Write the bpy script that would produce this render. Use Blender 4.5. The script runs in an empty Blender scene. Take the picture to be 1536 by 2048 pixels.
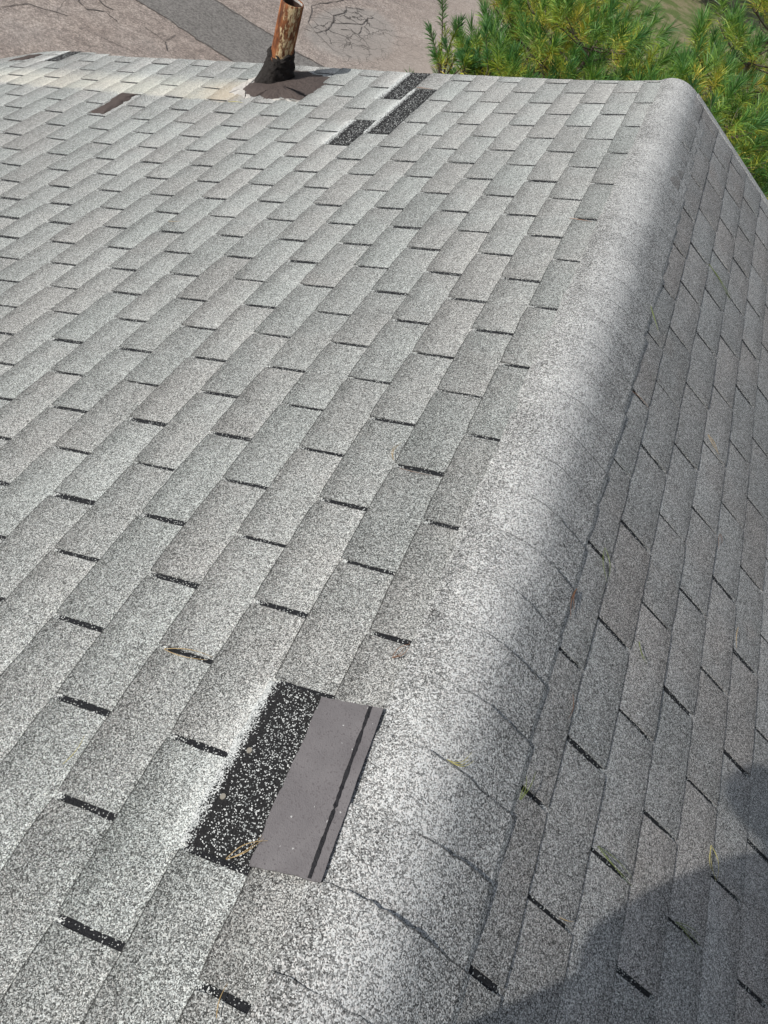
import bpy, bmesh, math, random
import numpy as np
from mathutils import Vector, Matrix
random.seed(7); rng = np.random.default_rng(7)
scene = bpy.context.scene
R_ = math.radians

# ------------------------------------------------------------------ camera, sky, sun, exposure
CAM = Vector((-0.27620, -0.59694, 1.14051))
RIGHT = Vector((0.87436, 0.36848, 0.31578)); DOWN = Vector((0.48524, -0.67188, -0.55957)); FWD = Vector((0.00597, 0.64249, -0.76627))
cd = bpy.data.cameras.new('camera'); cam = bpy.data.objects.new('camera', cd); scene.collection.objects.link(cam)
rot = Matrix((RIGHT, -DOWN, -FWD)).transposed()
cam.matrix_world = Matrix.Translation(CAM) @ rot.to_4x4()
cd.sensor_fit = 'VERTICAL'; cd.sensor_height = 32.0; cd.lens = 32.0 * 1524.2 / 2048.0
cd.clip_start = 0.005; cd.clip_end = 2000
scene.camera = cam

TOSUN = Vector((-0.661, -0.449, 0.602)).normalized()
elev = math.asin(TOSUN.z); azim = math.atan2(TOSUN.x, TOSUN.y)
w = bpy.data.worlds.new('World'); scene.world = w; w.use_nodes = True
nt = w.node_tree; bg = nt.nodes['Background']
sky = nt.nodes.new('ShaderNodeTexSky'); sky.sky_type = 'NISHITA'; sky.sun_disc = False
sky.sun_elevation = elev; sky.sun_rotation = azim % (2 * math.pi); sky.air_density = 1.0; sky.dust_density = 1.0
hs = nt.nodes.new('ShaderNodeHueSaturation'); hs.inputs['Saturation'].default_value = 0.40      # hazy bright summer sky
nt.links.new(sky.outputs[0], hs.inputs['Color']); nt.links.new(hs.outputs[0], bg.inputs[0]); bg.inputs[1].default_value = 0.115
sd = bpy.data.lights.new('sun', 'SUN'); sd.energy = 3.9; sd.angle = R_(0.55); sd.color = (1.0, 0.955, 0.89)
so = bpy.data.objects.new('sun', sd); scene.collection.objects.link(so)
so.rotation_euler = (-TOSUN).to_track_quat('-Z', 'Y').to_euler(); so.location = (-10, -8, 12)
scene.view_settings.view_transform = 'Standard'; scene.view_settings.look = 'None'
scene.view_settings.exposure = 0.0; scene.view_settings.gamma = 1.0
scene.cycles.max_bounces = 6

# ------------------------------------------------------------------ helpers
def link(o, parent=None):
    scene.collection.objects.link(o)
    if parent: o.parent = parent
    return o
def tag(o, label=None, cat=None, group=None, kind=None):
    if label: o['label'] = label
    if cat: o['category'] = cat
    if group: o['group'] = group
    if kind: o['kind'] = kind
    return o
def empty(name, loc=(0, 0, 0)):
    o = bpy.data.objects.new(name, None); o.location = loc; o.empty_display_size = 0.1
    return link(o)
def mesh(name, verts, faces, mat=None, parent=None, smooth=False, attrs=None, fattrs=None):
    me = bpy.data.meshes.new(name)
    me.from_pydata([tuple(map(float, v)) for v in verts], [], [tuple(f) for f in faces])
    if attrs:
        for k, v in attrs.items():
            a = me.attributes.new(k, 'FLOAT', 'POINT'); a.data.foreach_set('value', np.asarray(v, dtype=np.float32))
    if smooth: me.polygons.foreach_set('use_smooth', [True] * len(me.polygons))
    if mat: me.materials.append(mat)
    me.update()
    o = bpy.data.objects.new(name, me)
    link(o)
    if parent:
        o.parent = parent
        o.matrix_parent_inverse = Matrix.Translation(-Vector(parent.location))
    return o

class NT:
    def __init__(self, name):
        self.m = bpy.data.materials.new(name); self.m.use_nodes = True
        self.t = self.m.node_tree; self.b = self.t.nodes['Principled BSDF']
        self.b.inputs['Roughness'].default_value = 0.9
        self.b.inputs['Specular IOR Level'].default_value = 0.25
        self.obj = self.n('ShaderNodeTexCoord').outputs['Object']
    def n(self, typ, **kw):
        x = self.t.nodes.new(typ)
        for k, v in kw.items(): setattr(x, k, v)
        return x
    def set(self, sock, v):
        if isinstance(v, bpy.types.NodeSocket): self.t.links.new(v, sock)
        else: sock.default_value = v
    def math(self, op, a, b=0.0, c=None, clamp=False):
        x = self.n('ShaderNodeMath', operation=op, use_clamp=clamp)
        self.set(x.inputs[0], a); self.set(x.inputs[1], b)
        if c is not None: self.set(x.inputs[2], c)
        return x.outputs[0]
    def voro(self, scale, feature='F1', vec=None, rnd=1.0):
        x = self.n('ShaderNodeTexVoronoi', feature=feature)
        self.set(x.inputs['Vector'], vec if vec is not None else self.obj); x.inputs['Scale'].default_value = scale
        x.inputs['Randomness'].default_value = rnd
        return x
    def cell(self, scale, vec=None):
        v = self.voro(scale, vec=vec); s = self.n('ShaderNodeSeparateColor'); self.set(s.inputs[0], v.outputs['Color'])
        return s.outputs[0], s.outputs[1], v.outputs['Distance']
    def noise(self, scale, detail=3.0, rough=0.55, vec=None, dist=0.0):
        x = self.n('ShaderNodeTexNoise'); self.set(x.inputs['Vector'], vec if vec is not None else self.obj)
        x.inputs['Scale'].default_value = scale; x.inputs['Detail'].default_value = detail
        x.inputs['Roughness'].default_value = rough; x.inputs['Distortion'].default_value = dist
        return x.outputs['Fac']
    def attr(self, name):
        return self.n('ShaderNodeAttribute', attribute_name=name).outputs['Fac']
    def ramp(self, fac, stops, interp='LINEAR'):
        x = self.n('ShaderNodeValToRGB'); cr = x.color_ramp; cr.interpolation = interp
        while len(cr.elements) < len(stops): cr.elements.new(0.5)
        for e, (p, c) in zip(cr.elements, stops):
            e.position = p; e.color = (c, c, c, 1) if isinstance(c, (int, float)) else (*c, 1)
        self.set(x.inputs[0], fac); return x.outputs[0]
    def sstep(self, v, a, b):
        x = self.n('ShaderNodeMapRange', interpolation_type='SMOOTHSTEP')
        self.set(x.inputs[0], v); x.inputs[1].default_value = a; x.inputs[2].default_value = b
        return x.outputs[0]
    def mix(self, fac, a, b, mode='MIX'):
        x = self.n('ShaderNodeMix', data_type='RGBA', blend_type=mode)
        self.set(x.inputs[0], fac)
        for s, v in ((x.inputs[6], a), (x.inputs[7], b)):
            if isinstance(v, tuple): v = (*v, 1) if len(v) == 3 else v
            self.set(s, v)
        return x.outputs[2]
    def bump(self, h, strength, dist):
        x = self.n('ShaderNodeBump'); self.set(x.inputs['Height'], h)
        x.inputs['Strength'].default_value = strength; x.inputs['Distance'].default_value = dist
        self.t.links.new(x.outputs[0], self.b.inputs['Normal']); return x
    def color(self, c):
        self.set(self.b.inputs['Base Color'], (*c, 1) if isinstance(c, tuple) else c); return self.m
    def xyz(self):
        s = self.n('ShaderNodeSeparateXYZ'); self.set(s.inputs[0], self.obj); return s.outputs

GRAN = [(0.0, .035), (.18, .075), (.36, .16), (.55, .265), (.74, .40), (.88, .56), (1.0, .68)]
def granules(T, bias, scale=640.0, contrast=1.0):
    """mineral granules: one random grey per few-millimetre cell, plus coarser clumps"""
    r, g, d = T.cell(scale)
    r2, _, _ = T.cell(260.0)
    n = T.noise(55.0, 4.0, .65)
    v = T.math('MULTIPLY_ADD', T.math('SUBTRACT', r, .5), .95 * contrast, .5)
    v = T.math('ADD', v, T.math('MULTIPLY', T.math('SUBTRACT', r2, .5), .20 * contrast))
    v = T.math('ADD', v, T.math('MULTIPLY', T.math('SUBTRACT', n, .5), .16))
    v = T.math('ADD', v, bias)
    col = T.ramp(v, GRAN)
    tint = T.ramp(g, [(0, (1.0, .97, .95)), (.5, (.97, 1.0, .985)), (1, (.96, .985, 1.0))])
    col = T.mix(1.0, col, tint, 'MULTIPLY')
    T.bump(T.math('ADD', T.math('MULTIPLY', d, -1.0), T.math('MULTIPLY', r, .4)), .35, .002)
    return col

def mat_tab(name, base, left):
    T = NT(name)
    rnd, tt, gu, gc = (T.attr(k) for k in ('rnd', 'tt', 'gu', 'gc'))
    low = T.noise(2.2, 3.0); mid = T.noise(9.0, 3.0)
    bias = T.math('ADD', base, T.math('MULTIPLY', T.math('SUBTRACT', rnd, .5), .075))
    bias = T.math('ADD', bias, T.math('MULTIPLY', T.math('SUBTRACT', low, .5), .14))
    bias = T.math('ADD', bias, T.math('MULTIPLY', T.math('SUBTRACT', mid, .5), .14))
    # wear: fewer light granules left along the exposed butt edge of every tab
    dark = T.math('SUBTRACT', 1.0, T.sstep(tt, 0.02, 0.50))
    amt = T.math('MULTIPLY_ADD', rnd, .07, .03 if left else .0)
    bias = T.math('SUBTRACT', bias, T.math('MULTIPLY', dark, amt))
    if left:
        rake = T.sstep(gu, 6.0, 24.0)
        bias = T.math('ADD', bias, T.math('MULTIPLY', rake, .09))
        # clean run-off streak below the vent pipe
        e = T.math('MULTIPLY', T.math('SUBTRACT', T.noise(14.0, 4.0), .5), .9)
        u2 = T.math('ADD', gu, e)
        band = T.math('MULTIPLY', T.sstep(u2, 19.85, 20.25), T.math('SUBTRACT', 1.0, T.sstep(u2, 20.9, 22.3)))
        band = T.math('MULTIPLY', band, T.math('SUBTRACT', 1.0, T.sstep(gc, -11.3, -10.2)))
        band = T.math('MULTIPLY', band, T.math('MULTIPLY_ADD', T.noise(5.0, 3.0), .7, .5), clamp=True)
        bias = T.math('ADD', bias, T.math('MULTIPLY', band, .26))
        # unweathered rim next to the stripped tabs
        fresh = T.attr('fresh')
        bias = T.math('ADD', bias, T.math('MULTIPLY', fresh, .27))
    col = granules(T, bias)
    worn = T.math('SUBTRACT', 1.0, T.math('MULTIPLY', dark, T.math('MULTIPLY_ADD', rnd, .14, .10 if left else .05)))
    worn = T.math('MULTIPLY', worn, T.math('MULTIPLY_ADD', rnd, .13, .935))
    worn = T.math('MULTIPLY', worn, T.math('MULTIPLY_ADD', T.math('LESS_THAN', T.math('ADD', tt, T.math('MULTIPLY', T.math('SUBTRACT', T.noise(160.0, 2.0), .5), .02)), .022), -.60, 1.0))      # dark asphalt of the cut butt edge
    worn = T.math('MULTIPLY', worn, T.math('MULTIPLY_ADD', T.sstep(tt, .60, .98), .16 if left else .08, 1.0))      # cleaner granules just below the next butt
    wc = T.n('ShaderNodeCombineXYZ')
    for k_ in range(3): T.set(wc.inputs[k_], worn)
    col = T.mix(1.0, col, wc.outputs[0], 'MULTIPLY')
    hue = T.math('ADD', T.math('MULTIPLY', T.noise(4.0, 4.0, .6), .9), T.math('MULTIPLY', T.math('FRACT', T.math('MULTIPLY', rnd, 7.31)), .35))
    col = T.mix(1.0, col, T.ramp(hue, [(.30, (.955, 1.0, .98)), (.55, (.975, 1.0, .985)), (.80, (1.0, .992, .972))] if left else [(.35, (.985, 1.0, 1.0)), (.60, (1.0, .99, .985)), (.85, (1.03, .98, .955))]), 'MULTIPLY')
    algae = T.math('MULTIPLY', T.sstep(T.noise(6.5, 5.0, .7), .56, .72), .22)
    col = T.mix(algae, col, T.mix(1.0, col, (.62, .66, .63), 'MULTIPLY'))
    if left:
        col = T.mix(T.math('MULTIPLY', band, .55), col, T.mix(1.0, col, (1.08, 1.0, .85), 'MULTIPLY'))
        near = T.math('MULTIPLY', band, T.sstep(T.math('ADD', gc, T.math('MULTIPLY', e, 2.0)), -13.4, -11.2))
        col = T.mix(T.math('MULTIPLY', near, .42), col, (.42, .29, .15))
    else:
        lich = T.sstep(T.noise(3.4, 4.0, .6), .60, .72)
        col = T.mix(T.math('MULTIPLY', lich, .35), col, T.mix(1.0, col, (.95, .86, .80), 'MULTIPLY'))
    return T.color(col)

def mat_asphalt_under(name, sparse=True):
    """black headlap showing in slots and stripped tabs: sparse light granules, a pale wash at the lower edge"""
    T = NT(name)
    tt = T.attr('tt')
    r, g, d = T.cell(560.0); n = T.noise(60.0, 4.0, .6)
    j = T.math('ADD', tt, T.math('MULTIPLY', T.math('SUBTRACT', n, .5), .22))
    dens = T.ramp(j, [(0.0, .9), (.07, .65), (.16, .18), (.28, .05), (1.0, .075)])
    on = T.math('GREATER_THAN', dens, T.math('ADD', r, T.math('MULTIPLY', T.math('SUBTRACT', n, .5), .25)))
    col = T.mix(on, T.ramp(g, [(0, (.007, .008, .010)), (1, (.022, .023, .026))]), T.ramp(g, [(0, (.30, .32, .32)), (1, (.80, .82, .80))]))
    T.bump(T.math('ADD', T.math('MULTIPLY', d, -1.0), on), .4, .002)
    return T.color(col)

# ------------------------------------------------------------------ roof geometry (measured shingle lattice)
TB = 0.3048; CH = 0.127
PITCH, VL, VR, U0 = 0.412893, 0.848813, 0.141346, 0.636599
WP = [-1.620774817, -0.851667532, 0.430665244, 0.723175292, 1.397626073, -0.461629665, -0.490351149, 0.774145373, -0.528870797,
      0.154607033, -1.057036166, 1.102500127, -0.313340251, -2.598856123, 0.666193366, 0.041785649]
CP, SP = math.cos(PITCH), math.sin(PITCH)
def PL(u, c, h=0.0):
    """left slope: u in half tabs along the ridge, c in courses up the slope, h off the surface; the old deck sags a little"""
    y = u * TB / 2; s = VL - c * CH; y1 = min(max(y, -1.3), 3.9) + .6; q = min(max(s, 0), 4.6)
    W = WP
    d = q*q*(W[0]+W[1]*y1+W[2]*y1*y1)*.02 + q**3*(W[3]+W[4]*y1+W[5]*y1*y1)*.005 + q*W[6]*y1*y1*.01
    v = .1*(q*(W[7]+W[8]*y1+W[9]*y1*y1)+q*q*(W[10]+W[11]*y1+W[12]*y1*y1)*.3+q**3*(W[13]+W[14]*y1+W[15]*y1*y1)*.07)
    d += h
    return (-s*CP - d*SP + v*CP, y, -s*SP + d*CP + v*SP)
def PR(u, c, h=0.0):
    y = u * TB / 2 + U0; s = VR + c * CH
    return (s*CP + h*SP, y, -s*SP + h*CP)
RAD = 0.17
def PCAP(a, y, h=0.0):
    """ridge cap profile: a = girth from the ridge line, minus on the left slope"""
    half = RAD * PITCH; tl = RAD * math.tan(PITCH); zc = -RAD / CP
    sg = 1 if a >= 0 else -1; b = abs(a)
    if b <= half:
        f = b / RAD; return (sg * (RAD + h) * math.sin(f), y, zc + (RAD + h) * math.cos(f))
    s = tl + b - half
    return (sg * (s * CP + h * SP), y, -s * SP + h * CP)

YR = 3.525                                  # gable edge of the roof
def u_rake(c):                              # left slope: the edge runs out slightly at the low end
    return 23.62 - .45 * min(1, max(0, (c + 1.5) / 6)) + (max(0, -c - 19.5) * .24)
U_RAKE_R = 18.95
# stripped tabs on the left slope: course, u from, u to
STRIPPED = [(4, -2, 0), (-5, 17, 19), (-5, 21, 25), (-4, 18, 22), (-23, 23, 26)]
def stripped(j, um):
    return any(j == c and a < um < b for c, a, b in STRIPPED)
TARRED = {}

class Buf:
    def __init__(s, keys): s.v = []; s.f = []; s.a = {k: [] for k in keys}
    def grid(s, P, nu, nv, A):
        """P[i][j] points, A[i][j] dict"""
        b = len(s.v)
        for i in range(nu):
            for j in range(nv):
                s.v.append(P[i][j])
                for k in s.a: s.a[k].append(A[i][j][k])
        for i in range(nu - 1):
            for j in range(nv - 1):
                q = b + i * nv + j
                s.f.append((q, q + nv, q + nv + 1, q + 1))
    def build(s, name, mat, parent): return mesh(name, s.v, s.f, mat, parent, attrs=s.a)

def tabs(fn, left, courses, u_lo, u_hi, ctop):
    B = Buf(('rnd', 'tt', 'gu', 'gc', 'fresh'))
    for j in courses:
        hi = u_hi(j)
        k0 = int(math.floor(u_lo)); k0 += (k0 + j) % 2
        u = k0
        strip_rnd = rng.random(40)
        while u < hi:
            a, b = u, min(u + 2, hi)
            if left and stripped(j, (a + min(b, u + 2)) / 2) or b - a < .06:
                u += 2; continue
            g = ((.0078 if u > 7 else .0050) + 0.0020 * rng.random()) / (TB / 2)
            aa = a + g + rng.normal(0, .008); bb = b - g + rng.normal(0, .008) if b == u + 2 else b + rng.normal(0, .01)
            r = .55 * rng.random() + .45 * strip_rnd[(int(u) // 6) % 40]
            lift = .0038 + 0.0010 * rng.random() + (0.0016 if rng.random() < .12 else 0); tilt = rng.normal(0, .0009)
            cb = rng.normal(0, .007); sk = rng.normal(0, .004)
            nu = max(3, int(9 * (bb - aa) / 2) + 1); ts = [0.0, .012, .05, .25, .6, 1.06]
            P, A = [], []
            for i in range(nu + 1):
                x = i / nu
                uu = aa + (bb - aa) * x
                jag = rng.normal(0, .006)
                row, ar = [], []
                end = min(x, 1 - x) * (bb - aa) * .152           # metres from the tab corner
                rc = .020 * max(0, 1 - end / .012) if end < .012 else 0
                for m_, t in enumerate([0.0] + ts):
                    tt = t
                    te = tt + (cb + sk * (x - .5) + (jag + rc) * (1 - min(1, tt / .3))) if tt < .3 else tt
                    h = lift * (1 - tt) + .0019 * tt + tilt * (x - .5) * (1 - tt)
                    if tt == 0: h -= .0008
                    if m_ == 0: h = -.001
                    du = (rng.normal(0, .005) if 0 < m_ and (i == 0 or i == nu) else 0)
                    cc = j + te if left else j + 1 - te
                    if left: cc = min(cc, ctop)
                    else: cc = max(cc, ctop)
                    fr = 0.0
                    if left:
                        for c_, a_, b_ in STRIPPED:
                            if j == c_ - 1 and a_ - .05 < uu < b_ + .05: fr = max(fr, min(1, max(0, (tt - .55) / .35)))
                    row.append(fn(uu + du, cc, h)); ar.append(dict(rnd=r, tt=tt, gu=uu, gc=cc, fresh=fr))
                P.append(row); A.append(ar)
            # side skirts
            P = [[fn(A[0][m_]['gu'], A[0][m_]['gc'], -.001) for m_ in range(len(A[0]))]] + P + [[fn(A[-1][m_]['gu'], A[-1][m_]['gc'], -.001) for m_ in range(len(A[0]))]]
            A = [A[0]] + A + [A[-1]]
            B.grid(P, len(P), len(P[0]), A)
            u += 2
    return B

M_left = mat_tab('shingle_left', 0.025, True)
M_right = mat_tab('shingle_right', .01, False)
M_under = mat_asphalt_under('asphalt_headlap')

def simple(name, col, rough=.85, spec=.3):
    T = NT(name); T.b.inputs['Roughness'].default_value = rough; T.b.inputs['Specular IOR Level'].default_value = spec
    return T.color(col)

house = empty('house', (0, 0, -4.6))
tag(house, 'house with a worn grey asphalt shingle gable roof, several tabs missing, beside the driveway', 'house')

# left slope
Bl = tabs(PL, True, range(-33, 6), -14, u_rake, 6.12)
nL = (Bl.v, Bl.f)
slopeL = None
def base_sheet(fn, left, c0, c1, u0, uh, B):
    """headlap sheet under the tabs, one row per quarter course"""
    b = len(B.v); cs = np.arange(c0, c1 + .001, .25); us = np.arange(u0, 24.0, 1.0)
    n = len(us) + 1
    for c in cs:
        for u in list(us) + [uh(c)]:
            uu = min(u, uh(c))
            B.v.append(fn(uu, c, 0.0))
            B.a['tt'].append((c - math.floor(c + 1e-6)) if left else 1 - (c - math.floor(c + 1e-6)))
    for i in range(len(cs) - 1):
        for k in range(n - 1):
            q = b + i * n + k; B.f.append((q, q + 1, q + n + 1, q + n))
def merge_two(name, tabsB, baseB, m1, m2, parent):
    v = tabsB.v + baseB.v; off = len(tabsB.v)
    f = tabsB.f + [tuple(i + off for i in q) for q in baseB.f]
    at = {k: tabsB.a[k] + (baseB.a['tt'] if k == 'tt' else [0.0] * len(baseB.v)) for k in tabsB.a}
    o = mesh(name, v, f, m1, parent, attrs=at); o.data.materials.append(m2)
    mi = np.zeros(len(f), dtype=np.int32); mi[len(tabsB.f):] = 1
    o.data.polygons.foreach_set('material_index', mi)
    return o
# within one course the base 'tt' saw-tooth jumps at the next course: split rows so it stays sharp
def base_saw(fn, left, j0, j1, u0, uh, ctop):
    B = Buf(('tt',))
    for j in range(j0, j1):
        cs = [j, j + .12, j + .3, j + .6, j + .9999]
        if left: cs = [min(c, ctop) for c in cs]
        else: cs = [max(c, ctop) for c in cs]
        us = [u for u in np.arange(u0, uh(j) - .3, 1.0)] + [uh(j)]
        P = [[fn(u, c, .0012) for u in us] for c in cs]
        A = [[dict(tt=(c - j) if left else 1 - (c - j)) for u in us] for c in cs]
        B.grid(P, len(cs), len(us), A)
    return B
slopeL = merge_two('roof_slope', Bl, base_saw(PL, True, -34, 7, -14, u_rake, 6.12), M_left, M_under, house)
tag(slopeL, 'sunlit left slope with rows of pale grey tabs')
Br = tabs(PR, False, range(-1, 37), -18, lambda j: U_RAKE_R, -.45)
slopeR = merge_two('roof_slope', Br, base_saw(PR, False, -1, 37, -18, lambda j: U_RAKE_R, -.45), M_right, M_under, house)
tag(slopeR, 'darker right slope turned away from the sun')

# ridge cap: overlapping bent shingles, butts facing the gable end
def mat_cap():
    T = NT('shingle_cap')
    rnd, a = T.attr('rnd'), T.attr('girth')
    tt = T.attr('tt')
    low = T.noise(3.0, 4.0); mid = T.noise(13.0, 5.0, .65); fine = T.noise(90.0, 3.0, .6)
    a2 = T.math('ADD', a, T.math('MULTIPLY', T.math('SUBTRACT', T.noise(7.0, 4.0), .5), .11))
    crest = T.math('SUBTRACT', 1.0, T.sstep(T.math('ABSOLUTE', T.math('SUBTRACT', a2, .005)), .02, .12))   # lighter band in the colour along the crest
    bias = T.math('ADD', .03, T.math('MULTIPLY', T.math('SUBTRACT', rnd, .5), .05))
    bias = T.math('ADD', bias, T.math('MULTIPLY', T.math('SUBTRACT', low, .5), .24))
    bias = T.math('ADD', bias, T.math('MULTIPLY', T.math('SUBTRACT', mid, .5), .26))
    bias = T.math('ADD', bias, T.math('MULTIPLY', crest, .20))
    col = granules(T, bias, 520.0)
    # the cut butt of every cap shingle has lost its granules, the strip behind it is dirty
    e = T.math('ADD', tt, T.math('MULTIPLY', T.math('SUBTRACT', fine, .5), .010))
    butt = T.math('MULTIPLY', T.sstep(e, .983, .990), T.math('MULTIPLY_ADD', T.sstep(mid, .35, .60), .6, .4))
    dirt = T.math('MULTIPLY', T.sstep(e, .62, 1.0), .055)
    butt = T.math('MULTIPLY', butt, T.math('MULTIPLY_ADD', T.sstep(a, -.06, .05), .75, .25))
    f = T.math('MULTIPLY', T.math('MULTIPLY_ADD', butt, -.72, 1.0), T.math('SUBTRACT', 1.0, dirt))
    c3 = T.n('ShaderNodeCombineXYZ')
    for k_ in range(3): T.set(c3.inputs[k_], f)
    return T.color(T.mix(1.0, col, c3.outputs[0], 'MULTIPLY'))
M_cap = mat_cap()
Bc = Buf(('rnd', 'girth', 'tt'))
k = -24; 
while True:
    y1 = -.155 + .127 * k + rng.normal(0, .003); y0 = y1 - .19
    if y0 > YR - .05: break
    y1 = min(y1, YR + .004)
    la = -(.117 + rng.normal(0, .003)); ra = .183 + rng.normal(0, .003)
    na, ny = 26, 6; r = rng.random(); lift = .0074 + .0015 * rng.random(); skew = rng.normal(0, .0035); pucker = rng.normal(0, .0009)
    P, A = [], []
    for i in range(na + 1):
        x = i / na; a = la + (ra - la) * x
        jag = rng.normal(0, .0012)
        pr, ar = [], []
        edge = 1 if i in (0, na) else 0
        for m_ in range(ny + 2):
            t = min(m_, ny) / ny
            y = y0 + (y1 - y0) * t + (jag + skew * (x - .5)) * t
            h = .0046 + (lift - .0058 + .003) * t + (.0015 * math.sin(7 * x + r * 6) * t) + pucker * math.sin(3.1 * x * 2 + r * 9) * (.4 + t)
            if edge: h -= .0030
            if m_ == ny + 1: h = .002
            aa = a + (rng.normal(0, .0012) if edge else 0)
            q = np.array(PCAP(aa, y, h - .006 * min(1, max(0, (y - 1.4) / 2.0))))
            if a < -.05:                                     # the cap follows the sagging deck at its left edge
                f = min(1, (-a - .05) / .06); f = f * f * (3 - 2 * f)
                s_ = RAD * math.tan(PITCH) - aa - RAD * PITCH
                q = q * (1 - f) + np.array(PL(y / (TB / 2), (VL - s_) / CH, h)) * f
            pr.append(tuple(q)); ar.append(dict(rnd=r, girth=a, tt=t))
        P.append(pr); A.append(ar)
    P = [[(p[0], p[1], p[2] - .007) for p in P[0]]] + P + [[PCAP(ra, p[1], .001) for p in P[-1]]]
    A = [A[0]] + A + [A[-1]]
    Bc.grid(P, len(P), len(P[0]), A)
    k += 1
cap = Bc.build('ridge_cap', M_cap, house); tag(cap, 'rounded pale ridge cap of bent shingles')

# stripped tabs: bare strips with nails
def rect_sheet(fn, u0, u1, c0, c1, h, nu=10, nc=8, jag=.0):
    B = Buf(('tt',))
    P = [[fn(u0 + (u1 - u0) * i / nu, c0 + (c1 - c0) * j / nc + (rng.normal(0, jag) if j in (0, nc) else 0), h) for j in range(nc + 1)] for i in range(nu + 1)]
    A = [[dict(tt=(c1 - c0) * j / nc) for j in range(nc + 1)] for i in range(nu + 1)]
    B.grid(P, nu + 1, nc + 1, A); return B
def mat_bare(scale=560.0, wide=1.0, k=.17):
    T = NT('stripped_tab'); tt = T.attr('tt')
    r, g, d = T.cell(scale); n = T.noise(70.0, 4.0, .6); n2 = T.noise(18.0, 3.0)
    j = T.math('ADD', tt, T.math('MULTIPLY', T.math('SUBTRACT', n, .5), .16))
    dens = T.ramp(j, [(0.0, 1.0), (.07 * wide, .85), (.13 * wide, .45), (.19 * wide, .04), (.27 * wide, .06), (.42, k), (1.0, k * .9)])
    dens = T.math('MULTIPLY', dens, T.math('MULTIPLY_ADD', n2, .8, .6))
    on = T.math('GREATER_THAN', dens, r)
    col = T.mix(on, T.ramp(g, [(0, (.009, .009, .010)), (1, (.026, .026, .027))]), T.ramp(g, [(0, (.22, .24, .24)), (1, (.74, .76, .75))]))
    T.bump(T.math('ADD', T.math('MULTIPLY', d, -1.0), on), .4, .002)
    return T.color(col)
M_bare = mat_bare(); M_bare_coarse = mat_bare(300.0, 1.45, .13)
M_nail = simple('galvanised_nail', (.24, .225, .19), .55, .5)
for (c, a, b) in STRIPPED:
    bb = min(b, u_rake(c) - .02)
    o = rect_sheet(PL, a + .02, bb, c - .04, c + .955, .0032, jag=.02).build('bare_patch', M_bare if c == 4 else M_bare_coarse, house)
    tag(o, 'black stripped patch where a tab tore off')
    if c == 4:
        for (u, cc) in ((-.8715, 4.227), (-1.4255, 4.2076)):
            bm = bmesh.new()
            bmesh.ops.create_cone(bm, cap_ends=True, segments=18, radius1=.0052, radius2=.0046, depth=.0016)
            p = Vector(PL(u, cc, .0045)); q = (Vector(PL(u, cc, .1)) - p).to_track_quat('Z', 'Y')
            bm.transform(Matrix.Translation(p) @ q.to_matrix().to_4x4())
            me = bpy.data.meshes.new('nail_head'); bm.to_mesh(me); bm.free(); me.materials.append(M_nail)
            no = link(bpy.data.objects.new('nail_head', me)); no.parent = o

# tar (roof cement) smears
def mat_tar(name, c0, c1):
    T = NT(name); n = T.noise(40.0, 5.0, .6); n2 = T.noise(9.0, 4.0)
    col = T.mix(n2, c0, c1); T.b.inputs['Roughness'].default_value = .8
    T.bump(T.math('ADD', n, n2), .9, .016); return T.color(col)
M_tar = mat_tar('weathered_roof_cement', (.060, .046, .042), (.105, .085, .078))
M_tar2 = mat_tar('black_roof_cement', (.010, .009, .009), (.035, .029, .026))
M_chip = mat_tar('flaked_coating', (.36, .34, .31), (.62, .60, .57))
def blob(name, poly, mat, parent, h=.009, jag=.05, sub=6, rings=4):
    """lumpy smear with a ragged outline, given in roof lattice coordinates"""
    pts = []
    for i, p in enumerate(poly):
        q = poly[(i + 1) % len(poly)]
        for s in range(sub):
            t = s / sub
            e = rng.normal(0, jag)
            pts.append((p[0] + (q[0] - p[0]) * t + e, p[1] + (q[1] - p[1]) * t + rng.normal(0, jag)))
    cu = sum(p[0] for p in pts) / len(pts); cc = sum(p[1] for p in pts) / len(pts)
    V = []; F = []; n = len(pts)
    for r in range(rings + 1):
        f = r / rings
        hh = [.002, h * .75, h, h, h][min(r, 4)]
        for p in pts:
            V.append(PL(p[0] + (cu - p[0]) * f * .9, p[1] + (cc - p[1]) * f * .9, hh + (abs(rng.normal(0, .0012)) * (1 - f) if r else .0)))
    for r in range(rings):
        for i in range(n):
            a = r * n + i; b = r * n + (i + 1) % n
            F.append((a, b, b + n, a + n))
    V.append(PL(cu, cc, h)); c = len(V) - 1
    for i in range(n): F.append((rings * n + i, rings * n + (i + 1) % n, c))
    return mesh(name, V, F, mat, parent, smooth=True)
t1 = blob('tar_patch', [(20.05, -16.05), (20.0, -15.2), (19.1, -15.2), (18.15, -15.25), (18.1, -15.95), (18.7, -15.85)], M_tar, house, .010, .035)
tag(t1, 'brown tar smear over a missing tab on the lower left')
t2 = blob('tar_patch', [(24.35, -25.2), (24.3, -24.2), (23.6, -24.15), (23.1, -24.3), (23.05, -25.2), (23.6, -25.0)], M_tar, house, .010, .035)
tag(t2, 'brown tar smear at the far roof edge')

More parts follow.
